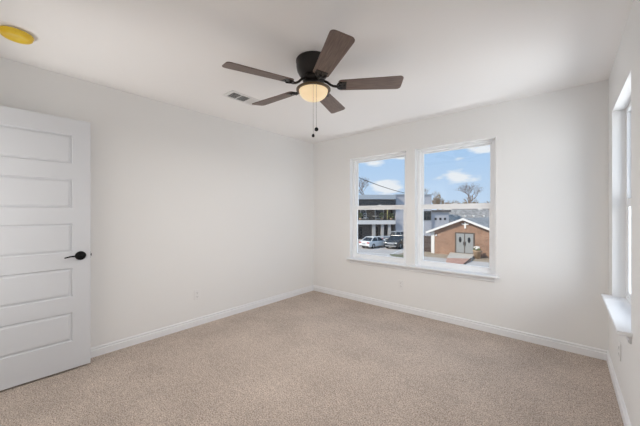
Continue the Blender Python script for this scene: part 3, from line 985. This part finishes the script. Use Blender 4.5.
# overhead cable running from the left down to the mast
A = at(330, 164.5, 34)
pts = []
for i in range(25):
    f_ = i / 24
    q = A.lerp(mast, f_); q.z -= 0.7 * 4 * f_ * (1 - f_) * 0.5
    pts.append(q)
tag(MB().tube(pts, 0.045, 6).build('overhead_cable', M['wire']), 'black overhead cable sagging past the left window to the pale building', 'cable')


# ------------------------------------------------------------------ outside: grey-roofed houses behind the brick building
def grey_house(u0, u1, vr, ve, d, label, vents):
    k = d / FPX
    g = at(u0, 240, d); org = Vector((g.x, g.y, GROUND))
    L_ = (u1 - u0) * k
    zr = CAMH + (CY - vr) * (d + 4) / FPX - GROUND; ze = CAMH + (CY - ve) * k - GROUND
    o = empty('grey_roofed_house', org, YAW, label=label, cat='house')
    w = MB(); mt = Matrix(((0, 1, 0, 0), (1, 0, 0, 0), (0, 0, 1, 0), (0, 0, 0, 1)))
    w.prism([(0.4, 0), (7.6, 0), (7.6, ze), (4, zr - 0.2), (0.4, ze)], 0.3, L_ - 0.3, mt); w.build('wall', M['white_paint'], o)
    r = MB()
    r.prism([(0, ze - 0.05), (4, zr), (8, ze - 0.05), (8, ze - 0.2), (4, zr - 0.18), (0, ze - 0.2)], 0, L_, mt); r.build('roof', M['shingle'], o)
    for x in vents:
        v = MB(); zz = ze + (zr - ze) * 0.55; v.box(x * L_ - 0.16, x * L_ + 0.16, 2.1, 2.4, zz - 0.2, zz + 0.24); v.build('roof_vent', M['white_paint'], o)


grey_house(446, 500, 209.5, 225, 58, 'wide grey-shingled roof behind the red brick building', (0.46, 0.62, 0.82))
grey_house(452, 478, 203.5, 209, 95, 'small distant grey-roofed house behind the wide roof', ())
grey_house(483, 512, 203.0, 209, 100, 'distant grey-roofed house at the right edge of the view', ())


# ------------------------------------------------------------------ outside: bare trees and brown bushes
def bare_tree(u, v0, v1, d, seed, label, spread=0.5, depth=5, m='bark', thick=0.045, name='bare_tree', lean=0.0, group='leafless trees beyond the buildings'):
    rnd = random.Random(seed)
    base = at(u, v0, d); h = (v0 - v1) * d / FPX
    z0 = GROUND
    o = empty(name, (base.x, base.y, z0), YAW, label=label, cat='tree', group=group)
    tz = base.z - z0
    tr = MB(); tr.tube([(0, 0, 0), (0.05 * tz * .3, 0, tz * .5), (lean * .2, 0, tz)], [h * thick * 1.3, h * thick * 1.1, h * thick], 8)
    tr.build('trunk', M[m], o)
    br = MB()

    def grow(p, dr, ln, r, lv):
        q = p + dr * ln
        mid = p.lerp(q, .5) + Vector((rnd.uniform(-1, 1), rnd.uniform(-1, 1), rnd.uniform(-.3, .6))) * ln * .07
        br.tube([p, mid, q], [r, r * .8, r * .6], 5, cap=False)
        if lv == 0: return
        for _ in range(3 if lv > 1 else 2):
            nd = (dr + Vector((rnd.uniform(-1, 1), rnd.uniform(-1, 1), rnd.uniform(-.25, .75))) * spread * 1.5).normalized()
            grow(p.lerp(q, rnd.uniform(.55, 1)), nd, ln * rnd.uniform(.62, .85), r * .58, lv - 1)
    for _ in range(4):
        grow(Vector((lean * .2, 0, tz * .98)), Vector((rnd.uniform(-1, 1) * spread * 2.2 + lean, rnd.uniform(-1, 1) * spread, 1)).normalized(), h * .34, h * thick * .7, depth - 1)
    br.build('branches', M[m], o)
    return o


def brown_bush(u, v0, v1, w, d, seed, label):
    rnd = random.Random(seed)
    base = at(u, v0, d); h = (v0 - v1) * d / FPX; wd = w * d / FPX
    tz = base.z - GROUND
    o = empty('brown_tree', (base.x, base.y, GROUND), YAW, label=label, cat='tree', group='brown winter trees along the horizon')
    t = MB(); t.tube([(0, 0, 0), (0, 0, tz + h * .3)], [.14, .09], 8); t.build('trunk', M['bark'], o)
    f = MB()
    for i in range(230):
        a_, e_ = rnd.random() * 2 * PI, rnd.random()
        r = math.sqrt(rnd.random())
        x, y = r * math.cos(a_) * wd / 2, r * math.sin(a_) * wd / 2
        z = tz + h * e_ * (1 - 0.55 * r * r)
        f.tube([(x * .75, y * .75, z - h * .12), (x, y, z + h * .06), (x * 1.1 + rnd.uniform(-.1, .1), y * 1.1, z + h * .2 * rnd.random())], [.035, .03, .01], 4, cap=False)
        if i % 3 == 0: f.ball((x * .9, y * .9, z), rnd.uniform(.10, .2) * h * .35, 1, (1, 1, 1), .9, i)
    f.build('twigs', M['bush'], o)


bare_tree(365, 196, 171, 66, 3, 'bare reddish tree above the flat roof of the dark building', 0.8, 6, thick=0.018)
bare_tree(405, 200, 190, 70, 8, 'thin bare tree top just right of the left window cable end', 0.4, 4, 'twig', 0.02)
bare_tree(470, 201, 178, 72, 12, 'wide bare tree spreading above the horizon in the right window', 0.95, 6, thick=0.02)
bare_tree(426, 197, 184, 68, 5, 'thin bare sapling above the pale building at the left of the right window', 0.3, 4, 'twig', 0.018)
bare_tree(437, 200, 187, 68, 6, 'thin bare sapling behind the brown tree in the right window', 0.3, 4, 'twig', 0.018)
brown_bush(438, 206, 194.5, 12, 58, 2, 'rounded brown tree over the low wing of the pale building')
brown_bush(470, 208, 195.5, 16, 84, 9, 'pale brown tree crown at the foot of the wide bare tree')
brown_bush(452, 208, 200, 18, 88, 15, 'low brown tree left of the wide bare tree')
brown_bush(489, 208, 201, 14, 92, 21, 'low brown tree at the right edge of the right window')


# ------------------------------------------------------------------ outside: parked cars
def car(name, kind, paint, u, v, yaw_, label, cat='car'):
    """local +x forward, origin on the ground under the middle"""
    p = gnd(u, v)
    o = empty(name, (p.x, p.y, GROUND), yaw_, label=label, cat=cat)
    if kind == 'sedan':
        Ln, W, hb, ht, g = 4.5, 1.78, 0.92, 1.45, 0.22
        body = [(-2.25, .38), (-2.20, .85), (-2.0, .98), (-1.2, .98), (1.0, .92), (1.9, .80), (2.2, .66), (2.25, .36), (2.1, g), (-2.1, g)]
        cab0, cab1 = [(-1.75, .96), (1.15, .92)], [(-1.05, ht), (.25, ht)]
    elif kind == 'suv':
        Ln, W, hb, ht, g = 4.7, 1.9, 1.08, 1.64, 0.28
        body = [(-2.35, .45), (-2.32, 1.0), (-2.2, 1.12), (1.0, 1.10), (2.0, 1.0), (2.28, .85), (2.35, .45), (2.2, g), (-2.2, g)]
        cab0, cab1 = [(-2.2, 1.10), (1.25, 1.08)], [(-1.85, ht), (.35, ht)]
    else:
        Ln, W, hb, ht, g = 5.6, 1.95, 1.12, 1.85, 0.36
        body = [(-2.8, .55), (-2.8, 1.18), (-.6, 1.18), (1.4, 1.14), (2.5, 1.08), (2.78, .95), (2.8, .5), (2.6, g), (-2.6, g)]
        cab0, cab1 = [(-.75, 1.16), (1.55, 1.12)], [(-.55, ht), (.7, ht)]
    b = MB(); b.prism(body, -W / 2, W / 2); bo = b.build('body', M[paint], o, bevel=0.09, seg=3)
    # glasshouse: tapered, glass with a painted roof over it
    def frustum(mb, z_in, lo, hi, wl, wh):
        a = [mb.bm.verts.new((x, y, z)) for (x, z) in lo for y in (-wl, wl)]
        c = [mb.bm.verts.new((x, y, z)) for (x, z) in hi for y in (-wh, wh)]
        q = [(a[0], a[1], a[3], a[2]), (c[0], c[2], c[3], c[1]), (a[0], a[2], c[2], c[0]), (a[1], c[1], c[3], a[3]), (a[0], c[0], c[1], a[1]), (a[2], a[3], c[3], c[2])]
        for f in q: mb.bm.faces.new(f)
    gmb = MB(); frustum(gmb, 0, cab0, cab1, W / 2 - .06, W / 2 - .24); gmb.build('glasshouse', M['dark_glass'], o)
    rf = MB(); x0, x1 = cab1[0][0], cab1[1][0]
    rf.box(x0 - .06, x1 + .06, -W / 2 + .22, W / 2 - .22, ht - .03, ht + .04)
    # pillars following the corners of the glass
    for s in (1, -1):
        for (xa, za), (xb, zb_) in ((cab0[0], cab1[0]), (cab0[1], cab1[1]), (((cab0[0][0] + cab0[1][0]) / 2, cab0[0][1]), ((x0 + x1) / 2, ht))):
            rf.tube([(xa, s * (W / 2 - .07), za), (xb, s * (W / 2 - .24), zb_)], .05, 6)
    rf.build('roof', M[paint], o, bevel=0.02)
    R_ = .33 if kind == 'sedan' else .38
    for x in (-Ln * .30, Ln * .30):
        for s in (1, -1):
            w = MB(); w.lathe([(0, -.11), (R_ * .6, -.11), (R_ * .95, -.11), (R_, -.08), (R_, .08), (R_ * .95, .11), (0, .11)], 24,
                              mtx=Matrix.Translation((x, s * (W / 2 - .09), R_)) @ Matrix.Rotation(PI / 2, 4, 'X'))
            wo = w.build('wheel', M['rubber'], o)
            h = MB(); h.lathe([(0, 0), (R_ * .6, 0), (R_ * .55, .02), (0, .03)], 20, mtx=Matrix.Translation((x, s * (W / 2 + .02), R_)) @ Matrix.Rotation(-s * PI / 2, 4, 'X'))
            h.build('rim', M['steel'], wo)
    zf = {'sedan': .62, 'suv': .80, 'pickup': .88}[kind]; zr = {'sedan': .78, 'suv': .95, 'pickup': .92}[kind]
    for s in (1, -1):
        l = MB(); l.box(Ln / 2 - .14, Ln / 2 + .015, s * (W / 2 - .25) - .16, s * (W / 2 - .25) + .16, zf - .06, zf + .06); l.build('headlight', M['clear_lens'], o, bevel=.02)
        l = MB(); l.box(-Ln / 2 - .015, -Ln / 2 + .14, s * (W / 2 - .22) - .20, s * (W / 2 - .22) + .20, zr - .07, zr + .09); l.build('taillight', M['red_lens'], o, bevel=.02)
        m_ = MB(); m_.box(cab0[1][0] - .25, cab0[1][0] - .08, s * (W / 2 + .09) - .10, s * (W / 2 + .09) + .10, cab0[1][1] + .02, cab0[1][1] + .16); m_.build('mirror', M[paint], o, bevel=.02)
    gr = MB(); gr.box(Ln / 2 - .02, Ln / 2 + .02, -.45, .45, zf - .16, zf + .08); gr.box(Ln / 2 - .02, Ln / 2 + .03, -W / 2 + .2, W / 2 - .2, g + .08, g + .18)
    gr.build('grille', M['steel' if kind != 'sedan' else 'rubber'], o)
    bp = MB(); bp.box(-Ln / 2 - .03, -Ln / 2 + .05, -W / 2 + .15, W / 2 - .15, g + .05, g + .16); bp.build('rear_bumper', M['rubber'], o)
    pl = MB(); pl.box(-Ln / 2 - .03, -Ln / 2 - .01, -.26, .26, zr - .2, zr - .07); pl.build('licence_plate', M['steel'], o)
    return o


def facing(u, turn):
    """heading turned clockwise from the line of sight by `turn` degrees"""
    d = FW + RT * ((u - CX) / FPX)
    return math.atan2(d.y, d.x) - math.radians(turn)


car('white_sedan', 'sedan', 'white_car', 374.5, 247.2, facing(374, 38), 'white sedan parked with its rear and right side towards the window')
car('black_suv', 'suv', 'black_car', 397.5, 247.5, facing(397, 180 + 22), 'black sport utility car parked nose-on beside the white sedan')
car('silver_pickup', 'pickup', 'silver_car', 397.0, 243.6, facing(398, 62), 'silver pickup truck parked behind the black car', 'truck')
